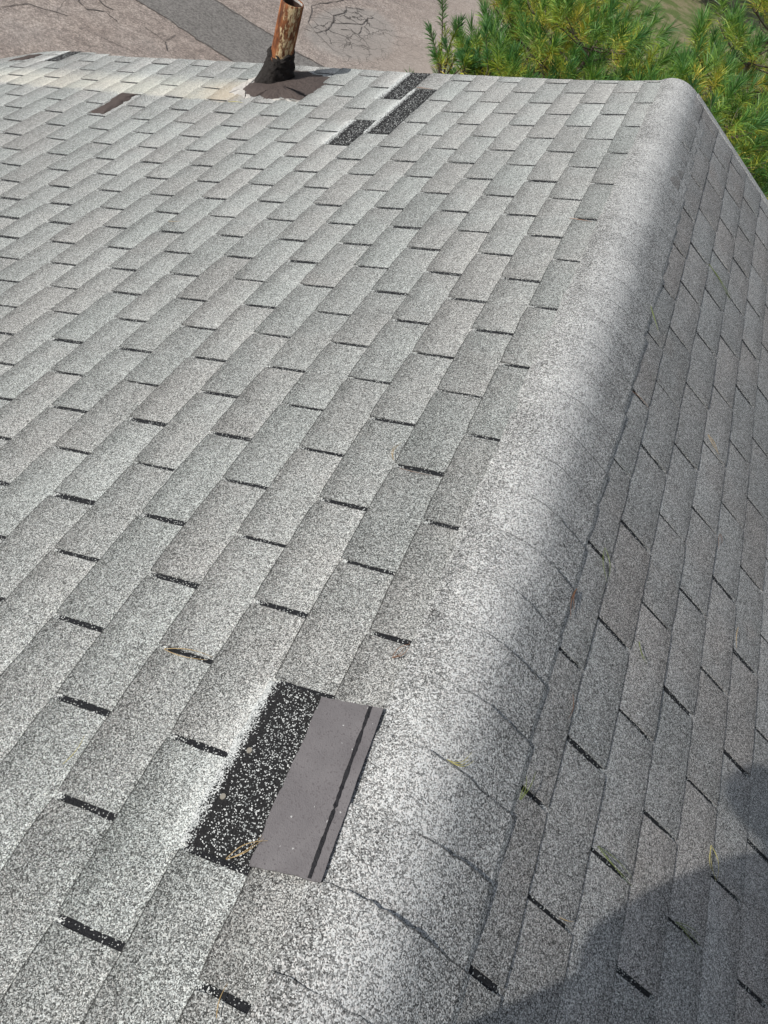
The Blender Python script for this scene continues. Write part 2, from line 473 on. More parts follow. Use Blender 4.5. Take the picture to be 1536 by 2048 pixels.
# rake edge, drip edge, walls
M_drip = simple('drip_edge_metal', (.58, .58, .57), .5, .5)
M_board = simple('painted_trim', (.62, .60, .56), .6, .4)
def mat_siding():
    T = NT('lap_siding'); z = T.xyz()[2]
    saw = T.math('FRACT', T.math('MULTIPLY', z, 8.0)); T.bump(saw, .8, .02)
    return T.color(T.mix(T.noise(3.0), (.50, .47, .42), (.58, .55, .50)))
M_siding = mat_siding()
def strip_along(pts_fn, name, mat, w0, w1, h0, h1, parent):
    """thin box following the gable edge: pts_fn(y offset, h) -> list of points"""
    A = pts_fn(w0, h1); Bq = pts_fn(w1, h1); Cq = pts_fn(w1, h0); D = pts_fn(w0, h0)
    n = len(A); V = A + Bq + Cq + D; F = []
    for i in range(n - 1):
        for a, b in ((0, 1), (1, 2), (2, 3), (3, 0)):
            F.append((a * n + i, a * n + i + 1, b * n + i + 1, b * n + i))
    F += [(0, n, 2 * n, 3 * n), (n - 1, 4 * n - 1, 3 * n - 1, 2 * n - 1)]
    return mesh(name, V, F, mat, parent)
def edgeL(dy, h): return [PL(u_rake(c) + dy / (TB / 2), c, h) for c in np.linspace(-33.5, 6.1, 60)]
def edgeR(dy, h): return [PR(U_RAKE_R + dy / (TB / 2), c, h) for c in np.linspace(-.45, 36.5, 40)]
def mat_starter():
    T = NT('starter_strip'); return T.color(granules(T, T.math('MULTIPLY_ADD', T.noise(12.0), .2, .10)))
M_starter = mat_starter()
tag(strip_along(edgeL, 'drip_edge', M_drip, -.02, .012, -.05, -.0035, house), 'drip edge along the left gable edge')
tag(strip_along(edgeR, 'drip_edge', M_drip, -.02, .010, -.05, -.0035, house), 'drip edge along the right gable edge')
so_ = strip_along(edgeR, 'starter_strip', M_starter, -.030, .014, .003, .0075, house); tag(so_, 'pale starter strip along the right gable edge')
strip_along(edgeL, 'rake_board', M_board, -.05, -.025, -.24, -.06, house)
strip_along(edgeR, 'rake_board', M_board, -.05, -.025, -.24, -.06, house)
prof = [(-4.35, -4.6), (4.35, -4.6), (4.35, -2.55), (0, -.62), (-4.35, -2.75)]
V = [(x, y, z) for y in (-5.2, 3.30) for x, z in prof]; F = [(0, 1, 2, 3, 4), (5, 9, 8, 7, 6)] + [(i, i + 5, (i + 1) % 5 + 5, (i + 1) % 5) for i in range(5)]
mesh('wall', V, F, M_siding, house)

# ------------------------------------------------------------------ vent pipe
vent = empty('vent_pipe', PL(22.17, -10.18))
tag(vent, 'rusty iron vent pipe with a black tar collar standing near the far roof edge', 'vent pipe')
def mat_rust():
    T = NT('rusty_pipe'); x, y, z = T.xyz()
    cs = T.n('ShaderNodeCombineXYZ'); T.set(cs.inputs[0], x); T.set(cs.inputs[1], y); T.set(cs.inputs[2], T.math('MULTIPLY', z, .35))
    n = T.noise(30.0, 5.0, .65, vec=cs.outputs[0]); n2 = T.noise(16.0, 5.0, .65, vec=cs.outputs[0], dist=.4); n3 = T.noise(90.0, 4.0, .6)
    col = T.ramp(n, [(.28, (.035, .014, .010)), (.45, (.13, .046, .020)), (.58, (.29, .105, .038)), (.8, (.40, .19, .075))])
    # old cream paint clings to the side that faces the camera
    side = T.sstep(T.math('ADD', T.math('MULTIPLY', T.math('SUBTRACT', n2, .5), .40), T.math('ADD', T.math('MULTIPLY', x, 1.2), T.math('MULTIPLY', y, -2.0))), .085, .125)
    paint = T.math('MULTIPLY', T.math('MULTIPLY', side, T.sstep(n2, .40, .47)), T.sstep(T.noise(75.0, 4.0, .7, vec=cs.outputs[0]), .43, .55))
    col = T.mix(paint, col, T.ramp(n3, [(0, (.30, .19, .09)), (.5, (.52, .40, .23)), (1, (.70, .62, .44))]))
    T.bump(T.math('ADD', n, paint), .5, .003); T.b.inputs['Roughness'].default_value = .75
    return T.color(col)
M_rust = mat_rust(); M_soot = simple('pipe_bore', (.06, .035, .025)); 
def lathe(name, prof, mat, parent, seg=40, center=(0, 0), jit=0.0, zj=0.0, lean=0):
    V, F = [], []
    ph = rng.random(6) * 6
    for k_, (r, z) in enumerate(prof):
        for i in range(seg):
            a = 2 * math.pi * i / seg
            rr = r * (1 + jit * (math.sin(3 * a + ph[0] + z * 20) * .5 + math.sin(5 * a + ph[1] - z * 31) * .35 + math.sin(11 * a + ph[2] + z * 60) * .25))
            zz = z + zj * (math.sin(4 * a + ph[3]) + .7 * math.sin(9 * a + ph[4]) + .5 * math.sin(17 * a + ph[5]))
            V.append((center[0] + rr * math.cos(a), center[1] + rr * math.sin(a), zz))
    for k_ in range(len(prof) - 1):
        for i in range(seg):
            a = k_ * seg + i; b = k_ * seg + (i + 1) % seg
            F.append((a, b, b + seg, a + seg))
    me = bpy.data.meshes.new(name); me.from_pydata(V, [], F); me.materials.append(mat)
    me.polygons.foreach_set('use_smooth', [True] * len(me.polygons)); me.update()
    o = link(bpy.data.objects.new(name, me)); o.parent = parent
    return o
ro, ri, ht = .058, .050, .392
pipe = lathe('pipe', [(ro, -.12), (ro, .05), (ro, .12), (ro, .2), (ro, .3), (ro, ht - .003), (ro - .002, ht), (ri + .002, ht), (ri, ht - .003)], M_rust, vent)
bore = lathe('pipe_bore', [(ri, ht - .004), (ri, ht - .05), (ri - .001, .1), (.001, .09)], M_soot, pipe)
bore2 = lathe('rim_lining', [(ri - .0005, ht - .002), (ri - .0012, ht - .012)], M_chip, pipe, jit=.004, zj=.0015)
# tar collar: sleeve hugging the pipe and flowing into the slope, lower on the downhill side
V, F = [], []; seg = 64; rows = 22
cbase = Vector(PL(22.17, -10.18)); 
for kz in range(rows + 1):
    t = kz / rows
    for i in range(seg):
        a = 2 * math.pi * i / seg
        flare = (1 - t) ** 2.4
        down = .5 - .5 * math.cos(a)                     # 1 on the downhill (-x) side
        r = .063 + .004 * math.sin(3 * a + 5 * t) + flare * (.018 + .040 * down ** 1.5) + .009 * math.sin(5 * a + 9 * t) * math.sin(13 * t + 2 * a) + rng.normal(0, .0016)
        top = .165 - .035 * down + .012 * math.sin(2 * a + 1) + .007 * math.sin(7 * a)
        px, py = r * math.cos(a), r * math.sin(a)
        zs = px * math.tan(PITCH) * .93                  # roof plane below this point
        z = (zs + .004) * (1 - t) ** 1.6 + top * (1 - (1 - t) ** 1.6) + rng.normal(0, .001)
        if kz == rows: r2 = .0585; px, py = r2 * math.cos(a), r2 * math.sin(a)
        V.append((px, py, z))
for kz in range(rows):
    for i in range(seg):
        a = kz * seg + i; b = kz * seg + (i + 1) % seg; F.append((a, b, b + seg, a + seg))
me = bpy.data.meshes.new('tar_collar'); me.from_pydata(V, [], F); me.materials.append(M_tar2)
me.polygons.foreach_set('use_smooth', [True] * len(me.polygons)); me.update()
o = link(bpy.data.objects.new('tar_collar', me)); o.parent = vent
def child_of_vent(o):
    o.parent = vent; o.matrix_parent_inverse = Matrix.Translation(-Vector(vent.location)); return o
TARPOLY = [(20.89, -11.2), (21.6, -11.15), (22.44, -11.0), (23.3, -10.3), (22.95, -8.9), (22.75, -8.05), (21.9, -7.75), (21.1, -7.75), (20.45, -8.05), (20.5, -9.0), (20.35, -9.5), (20.5, -10.1), (20.55, -10.7)]
child_of_vent(blob('tar_flashing', TARPOLY, M_tar, None, .013, .045, 6))
child_of_vent(blob('flaked_coating', [(20.75, -11.55), (21.6, -11.5), (22.4, -11.2), (22.5, -10.9), (21.5, -11.0), (20.9, -11.1), (20.4, -10.2), (20.25, -10.35), (20.6, -11.1)], M_chip, None, .0065, .06, 5, 3))
child_of_vent(blob('flaked_coating', [(20.42, -9.2), (20.44, -8.6), (20.40, -8.0), (20.30, -8.0), (20.34, -8.7), (20.28, -9.2)], M_chip, None, .008, .04, 5, 3))

# ------------------------------------------------------------------ loose torn tab lying face down
def mat_back():
    T = NT('shingle_back'); n = T.noise(30.0, 4.0, .6); r, g, d = T.cell(420.0)
    col = T.mix(n, (.128, .120, .126), (.178, .168, .174))
    sm = T.noise(7.0, 5.0, .65); col = T.mix(T.sstep(sm, .45, .75), col, (.20, .19, .195)); col = T.mix(T.math('GREATER_THAN', r, .9985), col, (.45, .45, .45))
    col = T.mix(T.math('GREATER_THAN', g, .9), col, (.13, .12, .125))
    T.bump(T.math('ADD', n, T.math('MULTIPLY', d, .5)), .5, .002); return T.color(col)
M_back = mat_back(); M_seal = mat_tar('sealant_strip', (.012, .012, .014), (.03, .03, .034))
LT = [(-.03, 4.84), (.05, 5.75), (-1.86, 5.90), (-1.96, 4.97)]
loose = empty('loose_tab', PL(-.95, 5.35, .012)); tag(loose, 'torn grey shingle tab lying face down with a black sealant line beside the ridge cap', 'loose shingle')
def LTp(s, t, h):     # s along 0..1 from far end to near, t across from the bare strip to the cap
    wav = .010 * math.sin(s * 7) + .006 * math.sin(s * 23 + 1)
    a = [LT[0][k_] + (LT[3][k_] - LT[0][k_]) * s for k_ in (0, 1)]; b = [LT[1][k_] + (LT[2][k_] - LT[1][k_]) * s for k_ in (0, 1)]
    if t == 0: a[1] += wav + rng.normal(0, .005)
    if t == 1: b[1] += rng.normal(0, .002)
    if s in (0, 1): a[0] += rng.normal(0, .006); b[0] += rng.normal(0, .006)
    u, c = a[0] + (b[0] - a[0]) * t, a[1] + (b[1] - a[1]) * t
    bow = .0105 + .002 * math.sin(3 * s) + .002 * t + .002 * math.sin(s * 14 + 2) * (t - .5)
    return PL(u, c, bow + h)
ns, ntt = 40, 8; V, F = [], []
P = [[LTp(i / ns, j / ntt, 0) for j in range(ntt + 1)] for i in range(ns + 1)]
Bq = Buf(()); 
def slab(name, P, th, mat, parent):
    n, m = len(P), len(P[0]); V = [p for r in P for p in r]
    nrm = Vector((-SP, 0, CP)) * th
    V += [tuple(Vector(p) - nrm) for r in P for p in r]; o_ = n * m; F = []
    for i in range(n - 1):
        for j in range(m - 1):
            q = i * m + j; F.append((q, q + 1, q + m + 1, q + m)); F.append((o_ + q, o_ + q + m, o_ + q + m + 1, o_ + q + 1))
    for i in range(n - 1):
        for j in (0, m - 1): q = i * m + j; F.append((q, q + m, o_ + q + m, o_ + q))
    for j in range(m - 1):
        for i in (0, n - 1): q = i * m + j; F.append((q, o_ + q, o_ + q + 1, q + 1))
    return mesh(name, V, F, mat, parent)
slab('tab_back', P, .0035, M_back, loose)
P = []
for i in range(61):
    s = .004 + .992 * i / 60; c0 = .80 + .045 * s if s < .7 else .8315 + .02 * (s - .7)
    wd = .026 + .004 * math.sin(s * 31) + rng.normal(0, .003)
    if .62 < s < .645: wd *= .25
    P.append([LTp(s, c0 - wd, .0007), LTp(s, c0 + wd, .0007)])
slab('sealant_line', P, .0006, M_seal, loose)

# ------------------------------------------------------------------ fallen pine needles
def needle_mat(name, c): return simple(name, c, .6, .4)
NM = dict(green=needle_mat('needle_green', (.13, .17, .04)), tan=needle_mat('needle_tan', (.42, .30, .14)), brown=needle_mat('needle_brown', (.13, .065, .038)),
          yellow=needle_mat('needle_yellow', (.42, .38, .12)), rust=needle_mat('needle_rust', (.24, .125, .070)))
def tube(V, F, pts, rads, seg=5):
    b = len(V); n = len(pts)
    for i, p in enumerate(pts):
        t = (Vector(pts[min(i + 1, n - 1)]) - Vector(pts[max(i - 1, 0)])).normalized()
        s = t.cross(Vector((0.3, 0.2, 1))).normalized(); q = t.cross(s)
        for k_ in range(seg):
            a = 2 * math.pi * k_ / seg
            V.append(tuple(Vector(p) + (s * math.cos(a) + q * math.sin(a)) * rads[i]))
    for i in range(n - 1):
        for k_ in range(seg):
            a = b + i * seg + k_; c = b + i * seg + (k_ + 1) % seg
            F.append((a, c, c + seg, a + seg))
def needle(side, a, b, col, label, n=1, bend=.06, h=.0095, cat='pine needle', r=.0008):
    fn = PL if side == 'L' else PR
    V, F = [], []
    for q in range(n):
        off = rng.normal(0, .05, 2) if q else np.zeros(2)
        bd = bend * rng.choice([-1, 1]) * (1 + .5 * rng.random())
        pts = []
        for i in range(10):
            t = i / 9
            u = a[0] + (b[0] - a[0]) * t; c = a[1] + (b[1] - a[1]) * t
            u += (b[1] - a[1]) * bd * math.sin(math.pi * t) * .8 + off[0] * t * 1.6; c += -(b[0] - a[0]) * bd * math.sin(math.pi * t) + off[1] * t * 1.6
            if side == 'L' and c > 5.75:
                s = VL - c * CH; base = RAD * math.tan(PITCH); gth = -(RAD * PITCH + (s - base)) if s > base else -(s / base) * RAD * PITCH
                p = PCAP(gth, u * TB / 2, h + .006)
            else: p = fn(u, c, h + .002 * math.sin(math.pi * t) + .0015 * q)
            pts.append(p)
        tube(V, F, pts, [r * (1 - .55 * abs(2 * i / 9 - .7)) for i in range(10)])
    org = Vector(V[0]); o = mesh('pine_needle', [tuple(Vector(v) - org) for v in V], F, NM[col]); o.location = org
    tag(o, label, cat, 'fallen pine needles on the roof')
needle('R', (10.99, 1.91), (10.73, 3.12), 'green', 'long green needle bundle farthest up the dark right slope', 3, .05)
needle('R', (6.66, .13), (6.26, .57), 'green', 'short green needle lying across the right edge of the ridge cap', 2, .05, .014)
needle('R', (.13, .71), (-.37, .98), 'green', 'green needle pair crossing a slot halfway along the right slope', 2, .12)
needle('R', (-.99, .32), (-1.47, .36), 'brown', 'dark brown curled needle tucked against the right edge of the ridge cap', 2, .10, .010, r=.0014)
needle('R', (-.77, 2.09), (-.92, 2.44), 'green', 'small pale green needles in the middle of the right slope', 2, .2)
needle('R', (1.51, 5.06), (1.04, 5.06), 'tan', 'straw coloured needle along a course line near the right picture edge', 1, .1)
needle('R', (-2.46, .84), (-2.82, .87), 'brown', 'brown needle along the first course line below the cap', 1, .1)
needle('R', (-4.19, .36), (-3.97, .39), 'green', 'bright green needle sticking out from under the cap edge above a slot', 3, .1)
needle('R', (-3.93, 2.1), (-3.99, 2.86), 'green', 'green needles lying in the slot just above the shadow', 3, .04, .006)
needle('R', (-2.65, 4.83), (-3.05, 5.09), 'yellow', 'forked straw needles at the edge of the shadow', 3, .16)
needle('R', (-3.99, 4.15), (-4.01, 4.85), 'green', 'green needles lying in a slot inside the shadow', 3, .04, .006)
needle('R', (-4.98, 1.61), (-4.91, 1.89), 'tan', 'short straw needle at the end of the wide slot above the shadow', 1, .05)
needle('R', (5.21, 3.08), (5.07, 3.63), 'tan', 'thin straw needle lying on the far part of the right slope', 2, .08)
needle('R', (3.87, .33), (3.97, .97), 'rust', 'reddish needle in a slot next to the ridge cap', 1, .03)
needle('R', (3.07, 4.02), (2.7, 4.06), 'brown', 'brown needle at the foot of a slot in the right slope', 2, .1)
needle('L', (-.23, 6.8), (-.06, 7.15), 'yellow', 'yellow green needles lying on top of the ridge cap', 3, .15, .012)
needle('L', (-1.99, 4.68), (-1.66, 4.96), 'tan', 'straw needle bundle on the near black bare patch', 3, .10, .012)
needle('L', (-.03, 2.17), (0, 2.91), 'tan', 'straw needles lying in a slot left of the near bare patch', 2, .05, .007)
needle('L', (-1.71, 1.89), (-1.34, 1.91), 'yellow', 'yellow needle on a tab near the left foreground', 1, .1)
needle('L', (-3.17, 5.41), (-2.91, 5.36), 'tan', 'straw needle crossing the nearest slot at the bottom', 1, .08)
needle('L', (.72, 5.56), (.94, 5.72), 'rust', 'orange needles fanned at the slot beside the cap above the loose tab', 3, .2)
needle('L', (3.91, 4.17), (3.89, 4.84), 'brown', 'brown needle filling a slot close to the ridge cap', 1, .03)
needle('L', (4.06, 3.99), (4.48, 3.95), 'tan', 'straw needles lying on a tab above the slot with the brown needle', 2, .12)
needle('L', (12.89, 4.95), (12.78, 5.6), 'rust', 'red brown needle in a slot at the cap, far up the left slope', 1, .03, .010, r=.0012)
needle('L', (22.02, -3.87), (21.89, -3.15), 'rust', 'red needle along the top end of a far bare patch', 1, .03, .010, r=.0014)
needle('L', (19.79, -10.78), (19.79, -10.12), 'yellow', 'yellow needle just below the tar around the pipe', 1, .05, .010, r=.0018)
needle('L', (11.46, -6.92), (11.5, -6.5), 'tan', 'straw needle alone on the middle of the left slope', 1, .1, .010)

# ------------------------------------------------------------------ ground
GZ = -4.6
def mat_lawn():
    T = NT('dry_lawn'); n = T.noise(.7, 5.0, .6); n2 = T.noise(14.0, 5.0, .7); n3 = T.noise(2.2, 4.0, .6)
    col = T.mix(T.sstep(n3, .42, .62), T.mix(n2, (.075, .115, .030), (.17, .21, .075)), T.mix(n2, (.16, .15, .07), (.34, .30, .19)))
    T.bump(n2, .8, .05); return T.color(col)
s = 700.0
lawn = mesh('lawn', [(-s, -s, GZ), (s, -s, GZ), (s, s, GZ), (-s, s, GZ)], [(0, 1, 2, 3)], mat_lawn()); tag(lawn, kind='structure')
def mat_drive():
    T = NT('old_asphalt')
    x, y, z = T.xyz()
    n = T.noise(1.1, 5.0, .6); n2 = T.noise(55.0, 4.0, .7); n3 = T.noise(6.0, 5.0, .65); r, g, d = T.cell(42.0)
    col = T.ramp(n, [(.3, (.275, .228, .200)), (.5, (.345, .295, .262)), (.7, (.410, .358, .322))])
    col = T.mix(T.math('MULTIPLY', T.sstep(n3, .38, .62), .55), col, (.20, .168, .152))
    col = T.mix(T.math('MULTIPLY', T.math('SUBTRACT', 1.0, n2), .75), col, T.mix(1.0, col, T.ramp(r, [(0, .3), (.5, 1.0), (1, 1.9)]), 'MULTIPLY'))
    st = T.noise(.55, 6.0, .7); col = T.mix(T.math('MULTIPLY', T.sstep(st, .52, .66), .4), col, (.24, .215, .20))
    agg = T.cell(90.0)[0]; col = T.mix(.35, col, T.mix(1.0, col, T.ramp(agg, [(0, .35), (.5, 1.0), (1, 1.8)]), 'MULTIPLY'))
    # alligator cracking in the worn part
    wv = T.n('ShaderNodeVectorMath', operation='ADD'); T.set(wv.inputs[0], T.obj)
    nn = T.n('ShaderNodeTexNoise'); T.set(nn.inputs['Vector'], T.obj); nn.inputs['Scale'].default_value = 3.0; nn.inputs['Detail'].default_value = 3.0
    sc = T.n('ShaderNodeVectorMath', operation='SCALE'); T.set(sc.inputs[0], nn.outputs['Color']); sc.inputs['Scale'].default_value = .35
    T.set(wv.inputs[1], sc.outputs[0])
    def zone(cx, cy, rx, ry):
        a = T.math('DIVIDE', T.math('SUBTRACT', x, cx), rx); b = T.math('DIVIDE', T.math('SUBTRACT', y, cy), ry)
        rr = T.math('SQRT', T.math('ADD', T.math('MULTIPLY', a, a), T.math('MULTIPLY', b, b)))
        return T.math('SUBTRACT', 1.0, T.sstep(T.math('ADD', rr, T.math('MULTIPLY', T.math('SUBTRACT', n, .5), .8)), .75, 1.0))
    z1 = zone(-4.75, 13.5, .75, 1.5)
    e1 = T.voro(2.6, 'DISTANCE_TO_EDGE', vec=wv.outputs[0]).outputs['Distance']; e2 = T.voro(4.4, 'DISTANCE_TO_EDGE', vec=wv.outputs[0]).outputs['Distance']
    wide = T.math('MULTIPLY_ADD', T.noise(1.7, 2.0), .05, -.008)
    c1 = T.math('MULTIPLY', T.math('LESS_THAN', e1, T.math('MULTIPLY', wide, 1.0)), T.math('MAXIMUM', zone(-4.95, 13.6, .65, 1.2), 0.0))
    c2 = T.math('MULTIPLY', T.math('LESS_THAN', e2, T.math('MULTIPLY', wide, 1.1)), zone(-4.1, 13.4, .75, 1.6))
    e3 = T.voro(.75, 'DISTANCE_TO_EDGE', vec=wv.outputs[0]).outputs['Distance']
    c3 = T.math('MULTIPLY', T.math('LESS_THAN', e3, T.math('MULTIPLY', wide, .32)), T.sstep(T.noise(.6, 2.0), .48, .52))
    ck = T.math('MAXIMUM', T.math('MAXIMUM', c1, c2), T.math('MULTIPLY', c3, .6))
    col = T.mix(T.math('MULTIPLY', z1, .55), col, (.33, .315, .295))
    col = T.mix(T.math('MULTIPLY', ck, .95), col, (.10, .09, .082))
    # sun-bleached dusty margin
    col = T.mix(T.math('MULTIPLY', T.sstep(T.math('ADD', x, T.math('MULTIPLY', n3, 1.2)), -4.3, -2.4), .65), col, (.46, .40, .35))
    T.bump(T.math('SUBTRACT', n2, ck), .5, .02); return T.color(col)
EDGE = [(-2.2, 3.6), (-2.3, 12.0), (-2.35, 15.0), (-2.58, 16.58), (-2.96, 17.43), (-3.31, 17.78), (-3.79, 17.95), (-4.3, 18.5), (-5.4, 20.0), (-8.0, 23.0), (-14, 28), (-30, 40)]
ev = []
for i in range(len(EDGE) - 1):
    for t in np.linspace(0, 1, 6, endpoint=False):
        ev.append((EDGE[i][0] + (EDGE[i+1][0] - EDGE[i][0]) * t + rng.normal(0, .04), EDGE[i][1] + (EDGE[i+1][1] - EDGE[i][1]) * t + rng.normal(0, .04)))
ev += [EDGE[-1], (-60, 40), (-60, 3.6)]
drive = mesh('driveway', [(x, y, GZ + .012) for x, y in ev] + [(x, y, GZ - .1) for x, y in ev],
             [tuple(range(len(ev)))] + [(i, i + len(ev), (i + 1) % len(ev) + len(ev), (i + 1) % len(ev)) for i in range(len(ev))], mat_drive())
tag(drive, kind='structure')
def ribbon(name, pts, wd, mat, parent, z, jag=.3, kind=None):
    dense = []
    for i in range(len(pts) - 1):
        n = max(2, int(math.dist(pts[i], pts[i+1]) / .06))
        for k_ in range(n):
            t = k_ / n; dense.append((pts[i][0] + (pts[i+1][0] - pts[i][0]) * t, pts[i][1] + (pts[i+1][1] - pts[i][1]) * t))
    dense.append(pts[-1]); V, F = [], []
    wob = 0
    for i, p in enumerate(dense):
        q = dense[min(i + 1, len(dense) - 1)]; o_ = dense[max(i - 1, 0)]
        t = Vector((q[0] - o_[0], q[1] - o_[1], 0)).normalized(); nrm = Vector((-t.y, t.x, 0))
        wob = wob * .8 + rng.normal(0, wd * .25); c = Vector((p[0], p[1], z)) + nrm * wob
        ww = wd * max(.12, 1 + rng.normal(0, jag)) * .22
        V += [tuple(c + nrm * ww), tuple(c - nrm * ww)]
    for i in range(len(dense) - 1): F.append((2*i, 2*i+1, 2*i+3, 2*i+2))
    o = mesh(name, V, F, mat, parent); return o
M_crack = simple('crack_fill', (.105, .093, .085))
def mat_newer():
    T = NT('newer_asphalt_strip'); n = T.noise(2.0, 5.0, .6); r, g, d = T.cell(42.0)
    col = T.mix(n, (.165, .158, .148), (.225, .212, .20)); col = T.mix(.7, col, T.mix(1.0, col, T.ramp(r, [(0, .5), (.5, 1.0), (1, 1.4)]), 'MULTIPLY'))
    T.bump(r, .5, .015); return T.color(col)
strip = [(-9.0, 10.85), (-7.32, 10.73), (-6.76, 10.67), (-6.09, 10.56), (-5.54, 10.51), (-3.6, 10.4), (-2.5, 10.3), (-2.5, 11.7), (-3.6, 11.72), (-4.61, 11.78), (-5.07, 11.78), (-5.52, 11.86), (-6.09, 11.95), (-6.68, 12.02), (-9.0, 12.3)]
ps = mesh('pavement_strip', [(x, y, GZ + .016) for x, y in strip], [tuple(range(len(strip)))], mat_newer()); tag(ps, kind='structure')
for pts, wd in (([(-12, 11.0), (-9, 10.85), (-7.32, 10.73), (-6.76, 10.67), (-6.09, 10.56), (-5.54, 10.51), (-3.6, 10.4)], .055),
                ([(-12, 12.5), (-9, 12.3), (-6.68, 12.02), (-6.09, 11.95), (-5.52, 11.86), (-5.07, 11.78), (-4.61, 11.78), (-3.6, 11.72)], .055),
                ([(-8.6, 8.6), (-8.08, 8.71), (-8.0, 9.01), (-7.97, 9.12), (-7.77, 9.23), (-7.52, 9.38)], .028),
                ([(-7.75, 9.95), (-7.67, 9.87), (-7.49, 9.79), (-7.3, 9.93), (-7.08, 9.86)], .055),
                ([(-7.9, 10.3), (-7.5, 10.15), (-7.3, 10.12)], .05),
                ([(-6.79, 10.12), (-6.37, 10.05), (-6.4, 10.36)], .02), ([(-6.37, 10.05), (-6.2, 9.85)], .03),
                ([(-7.11, 9.26), (-6.72, 9.32), (-6.39, 9.38)], .015),
                ([(-5.15, 12.75), (-5.4, 12.95), (-5.52, 13.31), (-5.66, 13.6), (-5.62, 13.89), (-5.5, 14.3), (-5.37, 14.7)], .03),
                ([(-5.15, 12.75), (-5.11, 13.24), (-5.23, 13.7), (-5.16, 14.0), (-5.28, 14.3), (-5.22, 14.36), (-5.11, 14.47), (-5.02, 14.57)], .042),
                ([(-5.19, 13.42), (-5.06, 13.57), (-4.92, 13.82), (-4.81, 13.96), (-4.84, 14.33), (-4.78, 14.44)], .04),
                ([(-4.96, 13.35), (-4.84, 13.51), (-4.69, 13.52), (-4.78, 13.85)], .035),
                ([(-5.55, 12.6), (-5.15, 12.75), (-4.7, 12.5), (-4.4, 12.6)], .02)):
    o = ribbon('pavement_crack', pts, wd, M_crack, None, GZ + .020); tag(o, kind='structure')

# ------------------------------------------------------------------ pines
def mat_foliage():
    T = NT('pine_foliage'); age = T.attr('age'); n = T.noise(1.6, 3.0); r = T.attr('rnd')
    col = T.ramp(age, [(0, (.040, .135, .048)), (.35, (.105, .235, .046)), (.62, (.235, .335, .040)), (.82, (.40, .39, .05)), (1, (.56, .44, .08))])
    col = T.mix(1.0, col, T.ramp(r, [(0, .62), (.5, 1.0), (1, 1.5)]), 'MULTIPLY')
    T.b.inputs['Roughness'].default_value = .5; T.b.inputs['Specular IOR Level'].default_value = .45
    m = T.color(col)
    tr = T.n('ShaderNodeBsdfTranslucent'); T.set(tr.inputs[0], T.mix(1.0, col, (1.3, 1.35, .7), 'MULTIPLY'))
    mx = T.n('ShaderNodeMixShader'); mx.inputs[0].default_value = .16
    out = [n_ for n_ in T.t.nodes if n_.type == 'OUTPUT_MATERIAL'][0]
    T.t.links.new(T.b.outputs[0], mx.inputs[1]); T.t.links.new(tr.outputs[0], mx.inputs[2]); T.t.links.new(mx.outputs[0], out.inputs[0])
    return m
M_fol = mat_foliage()
def mat_bark():
    T = NT('pine_bark'); n = T.noise(25.0, 5.0, .65); T.bump(n, .6, .01)
    return T.color(T.mix(n, (.06, .045, .035), (.17, .14, .11)))
M_bark = mat_bark()
def unit(a): return a / np.linalg.norm(a, axis=-1, keepdims=True)
class Needles:
    def __init__(s): s.V = []; s.F = []; s.age = []; s.rnd = []; s.n = 0
    def shoot(s, base, axis, length, nn, nl, young, old_frac):
        """a shoot: needles all round the axis, pointing forward; older and yellower towards its base"""
        axis = unit(np.asarray(axis, float)); ref = np.array([0, 0, 1.0]) if abs(axis[2]) < .9 else np.array([1.0, 0, 0])
        e1 = unit(np.cross(axis, ref)); e2 = np.cross(axis, e1)
        t = rng.random(nn) ** .8; az = rng.random(nn) * 2 * np.pi
        spread = np.radians(20 + 44 * (1 - t) + rng.normal(0, 8, nn))
        rad = np.cos(az)[:, None] * e1 + np.sin(az)[:, None] * e2
        d = unit(axis * np.cos(spread)[:, None] + rad * np.sin(spread)[:, None])
        p0 = np.asarray(base) + axis * (t * length)[:, None] + rad * .003
        L = nl * (.75 + .4 * rng.random(nn))[:, None]
        droop = np.array([0, 0, -1.0]) * (.10 + .16 * (1 - t))[:, None] * L
        p1 = p0 + d * L * .55 + droop * .22; p2 = p0 + d * L + droop
        side = unit(np.cross(d, rng.normal(0, 1, (nn, 3)))) * .0021
        V = np.stack([p0 - side * .7, p0 + side * .7, p1 - side, p1 + side, p2 - side * .25, p2 + side * .25], 1).reshape(-1, 3)
        b = s.n + np.arange(nn)[:, None] * 6
        s.F.append(np.concatenate([b + np.array([0, 1, 3, 2]), b + np.array([2, 3, 5, 4])], 0))
        a = np.clip(young + (1 - t) * old_frac + rng.normal(0, .07, nn), 0, 1)
        s.age.append(np.repeat(a, 6)); s.rnd.append(np.repeat(np.clip(rng.normal(.5, .2, nn), 0, 1), 6)); s.V.append(V); s.n += nn * 6
    def build(s, name, parent):
        V = np.concatenate(s.V).astype(np.float32); F = np.concatenate(s.F).astype(np.int32)
        me = bpy.data.meshes.new(name); me.vertices.add(len(V)); me.vertices.foreach_set('co', V.ravel())
        me.loops.add(F.size); me.loops.foreach_set('vertex_index', F.ravel())
        me.polygons.add(len(F)); me.polygons.foreach_set('loop_start', np.arange(len(F), dtype=np.int32) * 4)
        me.update(calc_edges=True)
        for k_, v in (('age', s.age), ('rnd', s.rnd)):
            a = me.attributes.new(k_, 'FLOAT', 'POINT'); a.data.foreach_set('value', np.concatenate(v).astype(np.float32))
        me.materials.append(M_fol); me.update()
        o = link(bpy.data.objects.new(name, me))
        if parent: o.parent = parent; o.matrix_parent_inverse = Matrix.Translation(-Vector(parent.location))
        return o
